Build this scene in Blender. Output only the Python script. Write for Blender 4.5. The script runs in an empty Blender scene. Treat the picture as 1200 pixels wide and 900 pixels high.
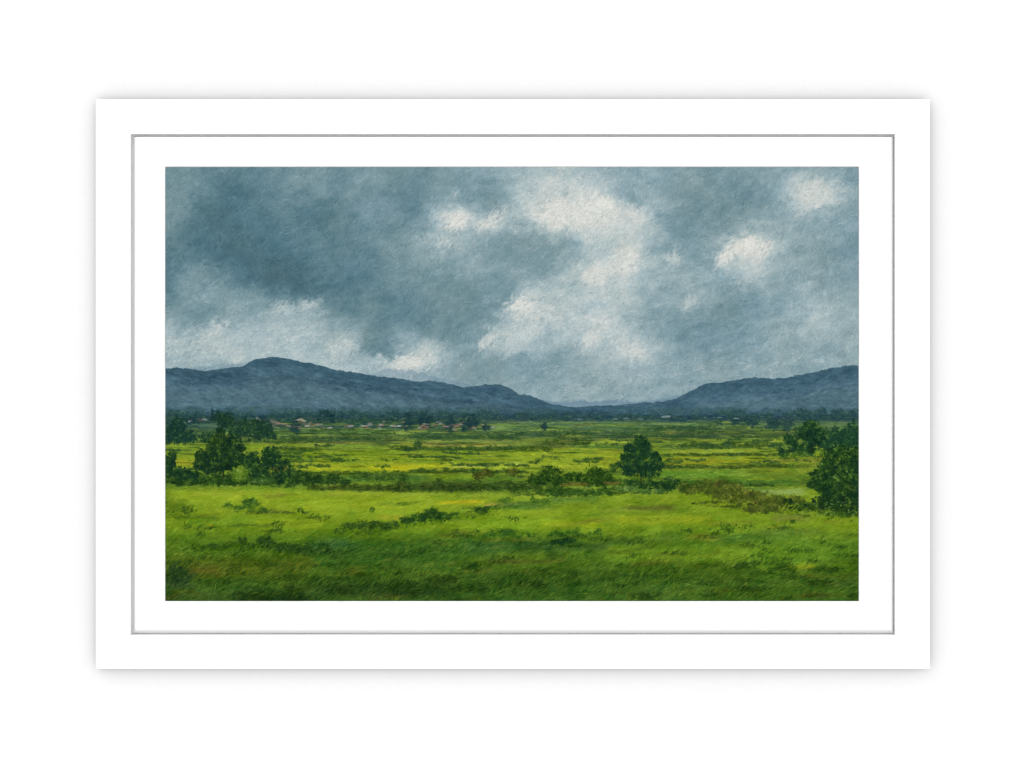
# A framed landscape painting hanging on a white wall, seen square on.
import bpy, math, random
import numpy as np
SC = bpy.context.scene
# ---------------------------------------------------------------- camera
D = 5.0                                         # metres from the lens to the front of the frame
CZ = 1.5
cam = bpy.data.cameras.new("camera"); cam_o = bpy.data.objects.new("camera", cam)
SC.collection.objects.link(cam_o); SC.camera = cam_o
cam_o.location = (0, -D, CZ); cam_o.rotation_euler = (math.radians(90), 0, 0)
cam.sensor_width = 36; cam.lens = 36*D/1.2; cam.clip_start = .05; cam.clip_end = 60
# ---------------------------------------------------------------- light: a bright white room and a soft lamp from the upper left
world = bpy.data.worlds.new("World"); SC.world = world; world.use_nodes = True
bg = world.node_tree.nodes["Background"]
bg.inputs[0].default_value = (1, 1, 1, 1); bg.inputs[1].default_value = 1.215
la = bpy.data.lights.new("studio_lamp", 'AREA'); la.shape = 'RECTANGLE'; la.size = 1.5; la.size_y = 1.5
la.energy = 8; la.color = (1, .995, .985)
lo = bpy.data.objects.new("studio_lamp", la); SC.collection.objects.link(lo)
lo.location = (-1.9, -3.6, CZ+2.4)
import mathutils
lo.rotation_euler = (mathutils.Vector((0, 0, CZ))-lo.location).to_track_quat('-Z', 'Y').to_euler()
SC.view_settings.view_transform = 'Standard'; SC.view_settings.look = 'None'
SC.view_settings.exposure = 0; SC.view_settings.gamma = 1
SC.render.engine = 'CYCLES'; SC.cycles.use_denoising = True; SC.cycles.filter_width = 1.0
GAIN = 1.225                                     # how much brighter than its pigment a surface facing the room renders
# ---------------------------------------------------------------- painting
PX0, PY0, PX1, PY1 = 194, 196, 1006, 704       # picture rectangle in millimetres of the wall plan
S = 1.6                                        # paint samples per millimetre
PAD = 40
PW, PH = int((PX1-PX0)*S), int((PY1-PY0)*S)
rng = np.random.default_rng(7)
rnd = random.Random(11)

def fbm(h, w, cell, octv=4, gain=0.5, seed=0, ax=1.0):
    """value noise in 0..1; ax stretches it along x"""
    r = np.random.default_rng(seed)
    out = np.zeros((h, w), np.float32); amp = 1.0; tot = 0.0
    cx, cy = cell*ax, cell
    for _ in range(octv):
        gx, gy = int(w/cx)+3, int(h/cy)+3
        g = r.random((gy, gx)).astype(np.float32)
        xs = np.arange(w)/cx; ys = np.arange(h)/cy
        xi = xs.astype(int); yi = ys.astype(int)
        fx = xs-xi; fy = ys-yi
        fx = (fx*fx*(3-2*fx)).astype(np.float32); fy = (fy*fy*(3-2*fy)).astype(np.float32)
        a = g[yi][:, xi]; b = g[yi][:, xi+1]; c = g[yi+1][:, xi]; d = g[yi+1][:, xi+1]
        top = a+(b-a)*fx; bot = c+(d-c)*fx
        out += amp*(top+(bot-top)*fy[:, None]); tot += amp
        amp *= gain; cx = max(cx/2, 1.01); cy = max(cy/2, 1.01)
    return out/tot

def sst(a, b, x):
    t = np.clip((x-a)/(b-a), 0, 1)
    return t*t*(3-2*t)

HH, WW = PH+2*PAD, PW+2*PAD
YY, XX = np.mgrid[0:HH, 0:WW].astype(np.float32)
MX = PX0+(XX-PAD)/S; MY = PY0+(YY-PAD)/S         # millimetre coordinates of every sample

# warped coordinates: cloud and field edges wander
n1 = fbm(HH, WW, 44, 5, .55, 1)-.5; n2 = fbm(HH, WW, 44, 5, .55, 2)-.5
n3 = fbm(HH, WW, 10, 3, .6, 3)-.5; n4 = fbm(HH, WW, 10, 3, .6, 4)-.5

# ---- sky lightness, read on a 30 mm net
SKYL = np.array([
[135,135,128,128,132,138,140,137,148,140,122,128,145,150,160,172,165,150,140,145,135,125,125,128,150,150,135,128],
[140,138,114,112,126,134,134,132,140,128,122,145,120,128,175,198,188,185,130,132,126,120,115,118,158,205,188,140],
[138,130,112,110,120,126,114,126,138,130,130,190,165,160,165,200,212,212,190,165,128,118,112,125,140,162,150,138],
[122,112,106,102,112,120,124,128,134,136,150,155,148,125,114,118,150,170,190,155,125,120,150,200,170,140,135,128],
[112,128,120,106,100,106,118,124,128,142,140,132,130,118,115,116,140,185,205,165,150,140,165,185,150,140,132,132],
[118,148,148,140,122,114,110,115,122,122,122,118,110,112,180,170,168,180,175,140,150,150,118,120,140,155,162,155],
[160,130,140,155,168,170,150,125,118,116,112,112,110,150,185,165,185,195,165,130,120,115,113,120,140,172,168,160],
[176,178,182,182,178,176,178,170,130,150,180,140,120,165,180,150,150,185,190,165,140,128,128,130,135,150,152,152],
[160,152,152,160,165,172,175,178,172,180,165,145,132,138,130,128,130,140,160,158,152,150,148,150,150,150,150,150],
[150,150,150,150,150,150,150,150,150,150,150,150,150,150,150,150,152,155,155,150,145,140,140,140,142,145,145,145]], np.float32)
SKYB = [ # x, y, rx, ry, tilt, lightness, strength
(672,262,80,52,10,190,.6),(705,325,60,40,40,186,.6),(640,370,58,26,20,181,.55),(715,402,50,26,30,179,.5),(545,265,40,24,20,172,.45),
(365,305,120,46,-25,104,.3),(300,398,120,24,8,181,.5),(470,424,50,16,0,178,.5),(880,298,48,30,15,176,.55),(950,226,40,26,20,174,.5),(930,380,60,40,20,160,.4),(790,330,50,30,40,160,.4),
(534,262,13,8,0,224,.95),(655,246,20,14,20,222,.9),(692,248,28,14,-5,220,.85),(708,238,9,6,0,230,.8),
(576,258,18,6,30,210,.75),(563,232,18,12,0,116,.8),(600,290,30,13,0,113,.85),(645,292,30,11,0,120,.7),
(606,358,14,9,10,228,.95),(628,366,20,12,0,202,.6),(735,310,14,8,40,224,.9),(698,325,14,9,20,213,.85),
(715,316,22,8,30,210,.7),(874,288,20,8,10,227,.95),(893,293,13,8,0,219,.85),(850,302,11,6,30,222,.85),
(950,222,16,10,30,207,.75),(962,232,22,6,35,208,.75),(741,250,10,7,20,210,.7),(788,302,10,8,40,196,.7),
(808,353,10,5,50,192,.6),(810,258,34,18,40,112,.75),(845,235,30,14,20,114,.6),(855,345,14,12,0,114,.7),
(690,395,14,8,50,210,.75),(742,410,9,10,40,207,.75),(572,398,16,6,40,204,.75),(476,424,20,8,0,218,.85),
(600,425,60,9,5,124,.55),(400,408,14,10,0,192,.55),(331,360,10,6,0,186,.75),(360,358,14,7,15,184,.75),
(255,386,15,4,20,198,.75),(230,322,16,12,0,146,.65),(327,325,30,12,0,97,.65),(455,410,15,8,0,112,.75),
(270,256,34,20,-20,105,.5),(370,252,14,8,10,108,.5),(560,365,30,16,30,106,.6),(230,405,40,8,10,184,.5),
(560,345,24,10,20,112,.5),(905,385,16,14,30,172,.4),(520,285,10,6,10,196,.6),(850,395,40,10,10,114,.4),
(930,300,30,10,20,142,.4),(960,380,26,8,20,172,.4)]
def bicubic(g, gx, gy):
    def cr(p0,p1,p2,p3,t):
        return p1+.5*t*(p2-p0+t*(2*p0-5*p1+4*p2-p3+t*(3*(p1-p2)+p3-p0)))
    h, w = g.shape
    gx = np.clip(gx, 0, w-1.001); gy = np.clip(gy, 0, h-1.001)
    ix = gx.astype(int); iy = gy.astype(int); tx = gx-ix; ty = gy-iy
    rows = []
    for k in (-1,0,1,2):
        yk = np.clip(iy+k, 0, h-1)
        rows.append(cr(*[g[yk, np.clip(ix+m, 0, w-1)] for m in (-1,0,1,2)], tx))
    return cr(*rows, ty)
wx = MX+n1*24+n3*9; wy = MY+n2*20+n4*8
L = bicubic(SKYL, (wx-194)/30, (wy-196)/30)
def ell(x, y, rx, ry, deg, X=None, Y=None, soft=1.0):
    X = wx2 if X is None else X; Y = wy2 if Y is None else Y
    a = math.radians(deg); c, s = math.cos(a), -math.sin(a)
    dx, dy = X-x, Y-y
    u = (dx*c+dy*s)/rx; v = (-dx*s+dy*c)/ry
    return u*u+v*v
n5 = fbm(HH, WW, 5, 2, .6, 5)-.5
wx2 = MX+n1*26+n3*18+n5*7; wy2 = MY+n2*20+n4*15-n5*7
for (x,y,rx,ry,dg,val,st) in SKYB:
    w = np.exp(-(ell(x,y,rx*1.1,ry*1.1,dg)**1.2)*.75)*st*(.86 if val > 190 else 1)
    L += (val-L)*w
L = L+3+sst(430, 560, MX)*(.45*np.maximum(0, 158-L)+3)
nst = fbm(HH, WW, 22, 5, .6, 9)-.5
dsrc = fbm(HH, WW*2, 13, 4, .62, 10, 1.7)
ri_ = np.arange(HH)[:, None]; ci_ = np.arange(WW)[None, :]
diag = dsrc[ri_, (ci_+(ri_*.9).astype(int)) % (WW*2)]-.5     # cloud fibres drawn up to the right
L = L+nst*20+diag*24*(1+.35*sst(120, 180, L))
CURVE = np.array([(80,60,92,103),(100,75,107,118),(112,85,119,130),(125,100,132,142),(140,119,147,155),(155,138,163,171),
                  (175,166,186,190),(195,194,205,205),(215,217,220,215),(232,231,232,226),(250,246,244,239)], np.float32)
def skycol(v):
    return np.stack([np.interp(v, CURVE[:,0], CURVE[:,k]) for k in (1,2,3)], -1)
sky = skycol(L)
hue = (fbm(HH, WW, 60, 3, .5, 21)-.5)[..., None]
sky += hue*np.array([8, 3, -4], np.float32)

# ---- ridge lines (x, y)
R_FAR = [(194,432),(215,430),(245,428),(265,425),(290,424),(320,430),(345,436),(400,440),(440,436),(455,430),(480,432),(520,442),(600,462),(640,468),(660,470),(680,467),(700,469),(720,466),(745,470),(760,468),(800,462),(1010,462)]
R_LEFT = [(190,431),(208,430),(223,432),(239,434),(257,432),(284,429),(291,425),(299,420.5),(310,418.8),(326,418.5),(340,420),(350,423),(363,424.5),(376,428),(390,432),(405,434.5),(418,436),(432,439),(450,441),(466,442.5),(486,446.5),(509,446),(525,449),(540,453.5),(554,452),(572,450),(586,450.5),(597,455),(608,461.5),(622,463),(631,467.5),(644,472),(658,475),(671,476.5),(689,475),(705,474.5),(734,475),(770,476),(800,478),(1010,482)]
R_RIGHT = [(190,492),(640,484),(680,479),(734,473),(748,471.5),(763,471.5),(779,469.5),(791,467),(800,462.5),(811,457),(820,451.5),(831,448.5),(847,447),(870,443.5),(888,442),(906,443.5),(927,441),(945,437),(961,434),(974,430.5),(990,428),(1010,428)]
def ridge(pts, amp=1.4, seed=0):
    p = np.array(pts, np.float32)
    y = np.interp(MX[0], p[:,0], p[:,1])
    k = np.ones(7)/7; y = np.convolve(np.pad(y, 3, 'edge'), k, 'valid')
    return (y+(fbm(1, WW, 9, 3, .6, seed)[0]-.5)*2*amp)[None, :]
rf, rl, rr = ridge(R_FAR, 1, 31), ridge(R_LEFT, 1.3, 32), ridge(R_RIGHT, 1.3, 33)
G = sky.copy()
LAB = np.zeros((HH, WW), np.uint8)
def mixc(a, b, t): return a+(b-a)*t[..., None]
def C3(*c): return np.array(c, np.float32)
# mist-blue far hills
m = sst(-1, 3, MY-rf)*(.5+.4*sst(600, 660, MX)*(1-sst(780, 820, MX)))
far = mixc(np.broadcast_to(C3(106,136,155), G.shape), np.broadcast_to(C3(136,158,170), G.shape), np.clip((MY-rf)/14, 0, 1))
G = mixc(G, far, m)
hn = fbm(HH, WW, 12, 4, .6, 41, 2.0)-.5; hs_ = fbm(HH, WW, 3.5, 2, .6, 42, 2.5)-.5
fsrc = fbm(HH, WW*2, 11, 3, .6, 43, 1.6)
ci = np.arange(WW)[None, :]; ri = np.arange(HH)[:, None]
def folds(k):
    f = fsrc[ri, (ci+WW//2+(k*ri*1.5).astype(int)) % (WW*2)]
    return np.abs(f-.5)*2
def hill(r, base):
    d = MY-r
    top = C3(64,95,111); mid = C3(76,107,124); low = C3(58,92,100)
    c = mixc(np.broadcast_to(top, G.shape), np.broadcast_to(mid, G.shape), sst(3, 26, d+hn*16))
    c = mixc(c, np.broadcast_to(low, G.shape), sst(474, 489, MY+hn*14))
    c = mixc(c, np.broadcast_to(C3(88,116,126), c.shape), .6*sst(14, 30, d)*(1-sst(474, 484, MY+hn*10)))
    c = c+((folds(1.2 if base else -1.2)-.3)*24)[..., None]
    return c+((hn*16+hs_*22)[..., None])*np.array([.9,1,1],np.float32)
cl = hill(rl, 0)
# the front ridge of the left range is a second, slightly darker step
r2 = ridge([(190,431),(239,434),(260,436),(285,436),(310,441),(340,440),(370,444),(410,447),(440,452),(480,461),(520,466),(560,470),(640,480),(1010,484)], 1.5, 35)
d2 = MY-r2
cl = mixc(cl, cl*.9+C3(-2,-1,0), sst(-1, 1, d2)*(1-sst(3, 16, d2+hn*10)))
ml = sst(-.7, .7, MY-rl)
G = mixc(G, cl, ml); LAB[(MY > rl)] = 1
cr_ = hill(rr, 1)
mr = sst(-.7, .7, MY-rr)*sst(690, 760, MX)
G = mixc(G, cr_, mr); LAB[(MY > rr) & (MX > 740)] = 2

# ---- fields: base tone by height, then streaks
fy = np.array([484,491,495,500,506,513,520,530,545,556,565,575,590,605,618,632,650,670,690,706], np.float32)
fc = np.array([(42,70,74),(50,78,70),(92,118,70),(98,124,66),(84,108,58),(104,122,52),(126,142,46),(134,152,36),(146,158,38),(112,134,36),(92,118,34),(128,150,30),(134,154,28),(122,146,24),(112,138,22),(88,118,22),(76,106,20),(66,94,18),(64,96,24),(58,90,22)], np.float32)
wfy = MY+(fbm(HH, WW, 10, 3, .5, 51, 5.0)-.5)*5
fld = np.stack([np.interp(wfy, fy, fc[:,k]) for k in range(3)], -1)
ftop = ridge([(190,487),(260,485),(330,486),(466,485),(600,485),(740,486),(1010,486)], 2.5, 37)
mf = sst(-1.5, 1.5, MY-ftop)
vil = (1-sst(556, 580, MX+n3*30))*sst(488, 491, MY)*(1-sst(500, 504, MY+n4*5))
fld = mixc(fld, np.broadcast_to(C3(54,82,64), fld.shape), vil*.85)
G = mixc(G, fld, mf); LAB[MY > ftop] = 3
sx = MX+(fbm(HH, WW, 26, 3, .5, 61, 3)-.5)*40
def streak(x0, x1, y, t, c, s=.9, slope=0.0, fade=10):
    """a run of paint across the fields"""
    e = t*1.6+4+abs(slope)*((x1-x0)/2+fade*2)
    r = slice(max(int((y-e-PY0)*S+PAD), 0), min(int((y+e-PY0)*S+PAD)+2, HH)); q = slice(max(int((x0-fade-26-PX0)*S+PAD), 0), max(min(int((x1+fade+26-PX0)*S+PAD), WW), 0))
    if r.stop <= r.start or q.stop <= q.start: return
    r = (r, q)
    yy = MY[r]-(y+slope*(MX[r]-(x0+x1)/2))+(NS[r]-.5)*3.6*min(1, t/2.5+.3)
    w = sst(x0-fade, x0+fade, sx[r])*(1-sst(x1-fade, x1+fade, sx[r]))*np.exp(-(np.abs(yy)/t)**3)*s
    G[r] = mixc(G[r], np.broadcast_to(C3(*c), G[r].shape), w)
NS = fbm(HH, WW, 8, 3, .6, 62, 3.0)
STREAKS = [
# far strip left to right
(218,250,497.5,2,(112,136,96),.7),(244,257,507,2,(128,150,74),.8),(318,345,507.5,2,(112,148,62),.8),(194,240,505,5,(52,80,54),.5),
(350,372,510,1.6,(150,166,58),.85),(370,440,506,2.2,(96,128,54),.7),(432,470,506.5,1.6,(128,158,64),.85),(330,470,515,4,(74,94,46),.8),
(375,470,518.5,1.6,(104,96,54),.7),(466,492,506.5,2.5,(132,156,62),.85),(480,610,511,4,(60,90,50),.85),(560,610,500.5,3.2,(122,152,74),.8),
(505,610,517,1.8,(136,148,62),.85),(495,565,519.6,1,(84,74,42),.8),(500,610,521.8,1.3,(166,156,68),.85),(466,610,526,2.2,(56,86,34),.85),
(602,740,495,1.0,(122,142,74),.75),(602,740,500,4,(90,120,70),.6),(602,740,509,4,(64,90,58),.8),(650,770,515,1.3,(108,102,54),.7),
(602,652,518.5,2,(116,136,50),.7),(678,745,518.3,2.4,(154,172,52),.9),(618,682,521,3.5,(88,98,48),.75,-.05),(680,745,523.2,1.8,(80,110,42),.8),
(770,840,496,1.2,(130,150,72),.75),(720,770,499,2,(92,124,66),.6),(765,840,501,2.6,(50,80,56),.8),(778,840,507,1.4,(112,106,62),.7),(700,840,511,2.2,(50,76,48),.8),
(700,930,516.5,2.4,(148,164,46),.85),(770,930,522.5,2.6,(88,116,50),.8),(775,890,529,2.2,(152,166,52),.85),(790,910,532.8,1.2,(84,100,40),.75),
(836,940,506,3.5,(72,90,46),.8),(866,912,519,1.8,(152,162,48),.8),(836,940,501,2,(72,98,56),.6),(775,905,539,4.2,(150,152,32),.85),(900,965,538.5,2.5,(132,122,46),.7),
(774,800,546,2,(176,140,42),.85),(785,870,547,1.8,(76,90,38),.8),(836,960,545.5,3.5,(84,106,32),.8),(775,870,555,4.5,(106,146,42),.8),(836,885,555,1.8,(134,156,46),.8),
(830,960,559.5,2.2,(112,140,36),.7),(775,940,565,3.5,(76,114,34),.8),(890,952,576,4,(146,166,72),.85),(860,900,572,2,(96,134,50),.6),
# middle fields
(194,242,526,6,(120,144,38),.85),(206,226,541,3,(190,166,32),.9),(194,202,537,3,(172,128,34),.8),(284,345,523,3,(130,154,34),.85),(330,470,522,2.3,(136,156,50),.8),
(336,375,527,1.4,(62,92,28),.8),(330,470,532,4,(122,146,28),.8),(440,500,532,1.8,(150,144,40),.6),(330,405,539.5,1.8,(94,124,28),.75),(350,470,547.5,5,(166,174,34),.9),
(436,500,547.5,3,(198,190,26),.9),(360,425,554,1,(52,72,22),.75),(395,440,559.5,3,(80,116,42),.8),(375,470,565.5,2,(116,140,34),.7),(360,480,571.5,3.2,(66,86,28),.9),
(466,610,532.5,3.6,(140,156,38),.85),(466,502,532.5,1.6,(172,150,38),.7),(470,610,538.5,1.6,(118,138,32),.7),(466,530,546,3.8,(190,184,34),.9),(515,740,545,4,(166,176,42),.85),
(528,575,546,1,(204,198,86),.8),(478,610,552.3,1.8,(58,82,24),.85),(500,562,558,2.8,(126,150,32),.85),(466,500,559,3,(84,118,42),.8),(466,640,570,5.5,(58,78,27),.9),(590,612,543,1.2,(182,184,80),.8),
(600,740,532,5.5,(158,170,40),.85),(650,695,530,1.1,(104,118,34),.8),(600,690,549,2,(126,146,36),.7),(625,705,571,2.6,(122,146,38),.85),(602,630,560,3,(120,130,34),.7),(640,760,565,4,(60,84,28),.6),
(700,735,527.5,2,(168,168,44),.7),(700,735,540,3,(166,172,44),.8),(700,735,552,2,(140,156,40),.8),(700,735,558,2,(120,150,36),.8),
# near field
(194,360,581,7,(142,160,27),.8),(230,470,577,3,(158,170,40),.55),(194,214,590,16,(88,112,18),.7),(360,505,590,12,(144,162,28),.8),(300,372,613,6,(142,158,24),.8),(214,300,612,8,(112,142,26),.7),
(442,470,606,3,(166,158,34),.7),(505,565,587.5,2.4,(190,178,28),.9),(565,612,590.5,1.5,(186,164,62),.85,-.05),(460,520,578,2,(160,172,44),.6),(540,640,579,2.5,(140,158,38),.7),
(534,704,612,9,(126,154,26),.85),(630,704,613,5,(152,166,24),.7),(640,706,584,5,(76,112,34),.8),(590,645,592,4,(74,108,36),.75),(700,830,598,9,(118,142,28),.8),(720,825,608,5,(156,168,28),.8),
(700,740,634,4,(70,100,26),.8),(770,805,628,5,(82,114,28),.8),(815,845,629,3,(142,136,32),.7),(840,930,628,5,(74,110,30),.7,-.08),(700,960,648,10,(116,144,26),.8),(700,760,685,16,(60,90,20),.8),(880,1006,650,22,(98,134,27),.7),
(920,950,663,3,(146,152,20),.75),(955,995,683,4,(54,74,22),.8),(790,1006,694,9,(70,100,21),.8),(890,960,622,4,(96,120,32),.6),(905,950,606,5,(116,118,40),.7),(740,800,594,3,(96,98,36),.6),
(534,660,640,10,(50,86,28),.8),(640,704,640,6,(62,90,28),.75),(585,645,652,8,(90,118,24),.75),(534,704,680,12,(54,84,20),.75),(700,735,655,7,(92,124,26),.6),
(364,534,648,18,(60,95,24),.8),(364,412,638,7,(60,96,38),.7,-.1),(364,534,690,10,(38,62,17),.8),(450,530,640,6,(66,100,24),.5),(400,425,668,5,(104,102,26),.6,-.2),
(194,364,664,14,(78,92,18),.75),(200,228,678,12,(40,60,28),.8),(280,364,698,8,(32,52,16),.85),(194,280,698,8,(52,74,20),.7),(194,270,636,7,(84,112,20),.6),(300,345,672,10,(62,84,16),.5),(225,262,668,5,(106,94,26),.5),
]
for _ in range(340):
    y_ = rnd.triangular(490, 566, 500); x_ = rnd.uniform(180, 1000); k_ = rnd.uniform(10, 45)
    c_ = rnd.choice(((132,152,66),(120,146,58),(58,86,46),(66,92,44),(146,150,60),(92,92,48),(150,164,52),(46,74,44)))
    q_ = min(1, max(0, (y_-495)/40)); c_ = tuple(v+q_*w for v, w in zip(c_, (14,12,-18)))
    STREAKS.append((x_, x_+k_, y_, rnd.uniform(.5, 1.1), c_, rnd.uniform(.45, .8)))
for _ in range(110):
    y_ = rnd.uniform(574, 700); x_ = rnd.uniform(180, 1000); k_ = rnd.uniform(15, 60); q_ = (y_-574)/126
    c_ = rnd.choice(((158,166,44),(104,132,26),(90,120,30),(150,146,38),(120,150,24),(128,128,36)))
    c_ = tuple(v*(1-.55*q_) for v in c_)
    STREAKS.append((x_, x_+k_, y_, rnd.uniform(1, 2.4), c_, rnd.uniform(.3, .6), rnd.uniform(-.12, .02)))
for a in STREAKS: streak(*a)

# broken colour: patches a little warmer, cooler, lighter or darker than their band
b1 = fbm(HH, WW, 9, 3, .65, 63, 3.2)-.5; b2 = fbm(HH, WW, 14, 3, .6, 64, 2.4)-.5; b3 = fbm(HH, WW, 40, 3, .55, 65, 2)-.5
far_k = 1-.45*sst(560, 500, MY)
G += ((b1*40+b3*24)*far_k*mf)[..., None]*np.array([1, .92, .4], np.float32)
nr_ = sst(556, 590, MY)[..., None]
G *= (1-mf[..., None]*(np.array([.10, .05, -.10], np.float32)*(1-nr_)+np.array([.035, .0, -.35], np.float32)*nr_))
G += ((b2*26*(1-.55*nr_[..., 0]))*far_k*mf)[..., None]*np.array([.85, .05, .1], np.float32)
# ---------------------------------------------------------------- strokes
CV = G.copy(); HT = np.zeros((HH, WW), np.float32)
_bank = {}
def stamp(ln, wd, ab, var):
    k = (ln, wd, ab, var)
    if k in _bank: return _bank[k]
    r = np.random.default_rng(abs(hash((ln*10, wd*10, ab, var))) % (2**31))
    R = int(math.ceil(ln/2+wd/2))+1
    y, x = np.mgrid[-R:R+1, -R:R+1].astype(np.float32)
    a = ab*math.pi/32
    u = x*math.cos(a)-y*math.sin(a); v = x*math.sin(a)+y*math.cos(a)
    v = v+(r.random()-.5)*.9*wd*(u/(ln/2))**2
    hw = wd/2*(1-.35*np.clip(u/(ln/2), -1, 1)**2*(r.random()*.6+.6))
    nb = r.random(9).astype(np.float32)
    br = np.interp(v/(wd/2)*4+4, np.arange(9), nb).astype(np.float32)
    end = sst(ln/2+1, ln/2-ln*.16-1, np.abs(u)+br*ln*.14)
    al = end*sst(hw+.7, hw-.5, np.abs(v))*(.72+.28*br)
    edge = np.exp(-((np.abs(v)-hw*.8)/(.28*wd+.3))**2)
    hg = (.45*br+.5*edge+.35*sst(ln*.1, ln*.5, u))
    _bank[k] = (al.astype(np.float32), (br-.5).astype(np.float32), hg.astype(np.float32), R)
    return _bank[k]
def stroke(px, py, ln, wd, deg, col, al=1.0, bj=6.0, hs=1.0, lab=None):
    """one brush mark, centre in canvas samples"""
    ab = int(round((deg % 180)/180*32)) % 32
    A, B, Hg, R = stamp(ln, wd, ab, rnd.randrange(5))
    x, y = int(px), int(py)
    if x-R < 0 or y-R < 0 or x+R+1 > WW or y+R+1 > HH: return
    sl = (slice(y-R, y+R+1), slice(x-R, x+R+1))
    a = A*al
    CV[sl] += a[..., None]*(np.asarray(col, np.float32)+(B*bj)[..., None]-CV[sl])
    HT[sl] += a*(Hg*hs-HT[sl])
    if lab is not None: LAB[sl][a > .45] = lab
def cx(x): return (x-PX0)*S+PAD
def cy(y): return (y-PY0)*S+PAD
ANG = fbm(HH, WW, 90, 3, .5, 71); ANG2 = fbm(HH, WW, 30, 3, .5, 72)

def scatter(n, y0, y1, fn):
    xs = rng.uniform(PX0-8, PX1+8, n); ys = rng.uniform(y0, y1, n)
    for x, y in zip(xs, ys): fn(x, y)
CLIP = None
def sky_stroke(x, y):
    i, j = int(cy(y)), int(cx(x))
    if LAB[i, j] != 0: return
    c = G[i, j]; lum = c[1]
    ang = 40+(ANG[i, j]-.5)*90+(ANG2[i, j]-.5)*70+rnd.gauss(0, 26)
    big = rnd.random()
    ln, wd = (rnd.choice((12, 16, 22)), rnd.choice((4, 5.5, 7))) if BIG else (rnd.choice((5, 7, 10)), rnd.choice((1.8, 2.6, 3.4)))
    k = 4.5+3*min(1, max(0, (lum-130)/80))
    d = rnd.gauss(0, k)
    stroke(cx(x), cy(y), ln, wd, ang, (c[0]+d*1.05, c[1]+d, c[2]+d*.9), .72, 20, (2.0 if BIG else .7)+max(0, (lum-140)/80)*(2 if BIG else .6))
# ---- pass 1: sky
LEAFN = fbm(HH, WW, 4, 2, .6, 95)-.5
BIG = True; scatter(9000, PY0-6, 486, sky_stroke); HB = HT.copy(); HT[:] = 0; BIG = False; scatter(34000, PY0-6, 486, sky_stroke)
# bright cloud tops laid on in loaded diagonal strokes
for (x, y, rx, ry, dg, val, st) in SKYB:
    if val < 182 or ry > 20: continue
    for _ in range(int(rx*ry*.5)+12):
        a = math.radians(dg); u = rnd.gauss(0, .62)*rx; v = rnd.gauss(0, .62)*ry
        px = x+u*math.cos(a)+v*math.sin(a); py = y-u*math.sin(a)+v*math.cos(a)
        q = math.hypot(u/rx, v/ry); t = max(0, 1-.38*q)
        i, j = min(max(int(cy(py)), 0), HH-1), min(max(int(cx(px)), 0), WW-1)
        c = skycol(np.array([val*t+L[i, j]*(1-t)+rnd.gauss(0, 7)]))[0]
        stroke(cx(px), cy(py), rnd.choice((8, 12, 18)), rnd.choice((2.4, 4, 5.5)), 42+dg*.3+(ANG2[i, j]-.5)*110+rnd.gauss(0, 18), c, .62, 20, 2.4)
# ---- pass 2: hills
def hill_stroke(x, y):
    i, j = int(cy(y)), int(cx(x))
    if LAB[i, j] not in (1, 2): return
    c = G[i, j]; d = rnd.gauss(0, 6)
    if rnd.random() < .06: d += 16
    stroke(cx(x), cy(y), rnd.choice((4, 6, 9)), rnd.choice((1.6, 2.2, 3)), rnd.gauss(0, 28)+(-10 if LAB[i, j] == 1 else 18), (c[0]+d*.9, c[1]+d, c[2]+d), .7, 12, .4)
scatter(9000, 418, 492, hill_stroke)
# the crests are cut in cleanly against the sky
for r, x0, x1 in ((rl, 190, 735), (rr, 735, 1010)):
    d = MY-r; w = ((MX > x0) & (MX < x1)).astype(np.float32)
    k = w*np.where(d > 0, sst(7, 2, d), .85*sst(-2.6, -1.2, d))
    CV += k[..., None]*(G+(LEAFN*10)[..., None]-CV); HT *= (1-k*.8)
    for x in np.arange(x0, x1, 2.2):
        i = int(np.clip(cx(x), 6, WW-7)); y = r[0, i]; sl = -math.degrees(math.atan2(r[0, i+6]-r[0, i-6], 12/S))
        if not (PX0-5 < x < PX1+5): continue
        stroke(cx(x), cy(y+rnd.uniform(1.2, 4)), rnd.choice((6, 8, 11)), rnd.choice((1.6, 2.2)), sl+rnd.gauss(0, 9), C3(68,98,114)+rnd.gauss(0, 7), .45, 8, .3)
# ---- pass 3: fields
def field_stroke(x, y):
    i, j = int(cy(y)), int(cx(x))
    if LAB[i, j] != 3: return
    c = G[i, j]
    near = min(1, max(0, (y-560)/110))
    lum = c[1]
    d = rnd.gauss(0, 6+5*near); w = rnd.gauss(0, 4+5*near)
    if rnd.random() < .05: d += 16+rnd.random()*12
    if y < 570:
        ln, wd, ang = rnd.choice((5, 7, 10, 13)), rnd.choice((1.2, 1.5, 2)), rnd.gauss(0, 5); d *= 1.5
    else:
        ln, wd = rnd.choice((6, 9, 13)), rnd.choice((1.4, 1.8, 2.4))
        ang = 8+near*26+(ANG2[i, j]-.5)*70*(.4+near)+rnd.gauss(0, 10+10*near)
    stroke(cx(x), cy(y), ln, wd, ang, (c[0]+d+w, c[1]+d, c[2]+d*.3-w*.4), .78, 16, .9)

def sweep(x, y):
    i, j = int(cy(y)), int(cx(x)); c = G[i, j]; near = min(1, max(0, (y-572)/110)); d = rnd.gauss(0, 7)
    stroke(cx(x), cy(y), rnd.choice((18, 26, 34)), rnd.choice((3, 4, 5.5)), 6+near*22+(ANG[i, j]-.5)*50*(.3+near)+rnd.gauss(0, 7), (c[0]+d, c[1]+d, c[2]+d*.4), .75, 18, 1.2)
KEEP = HT.copy(); HT[:] = 0; scatter(4200, 574, PY1+8, sweep); HB = np.where(MY > 573, HT*1.3, HB); HT[:] = KEEP
scatter(22000, 482, 572, field_stroke); scatter(9000, 565, PY1+8, field_stroke)
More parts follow.
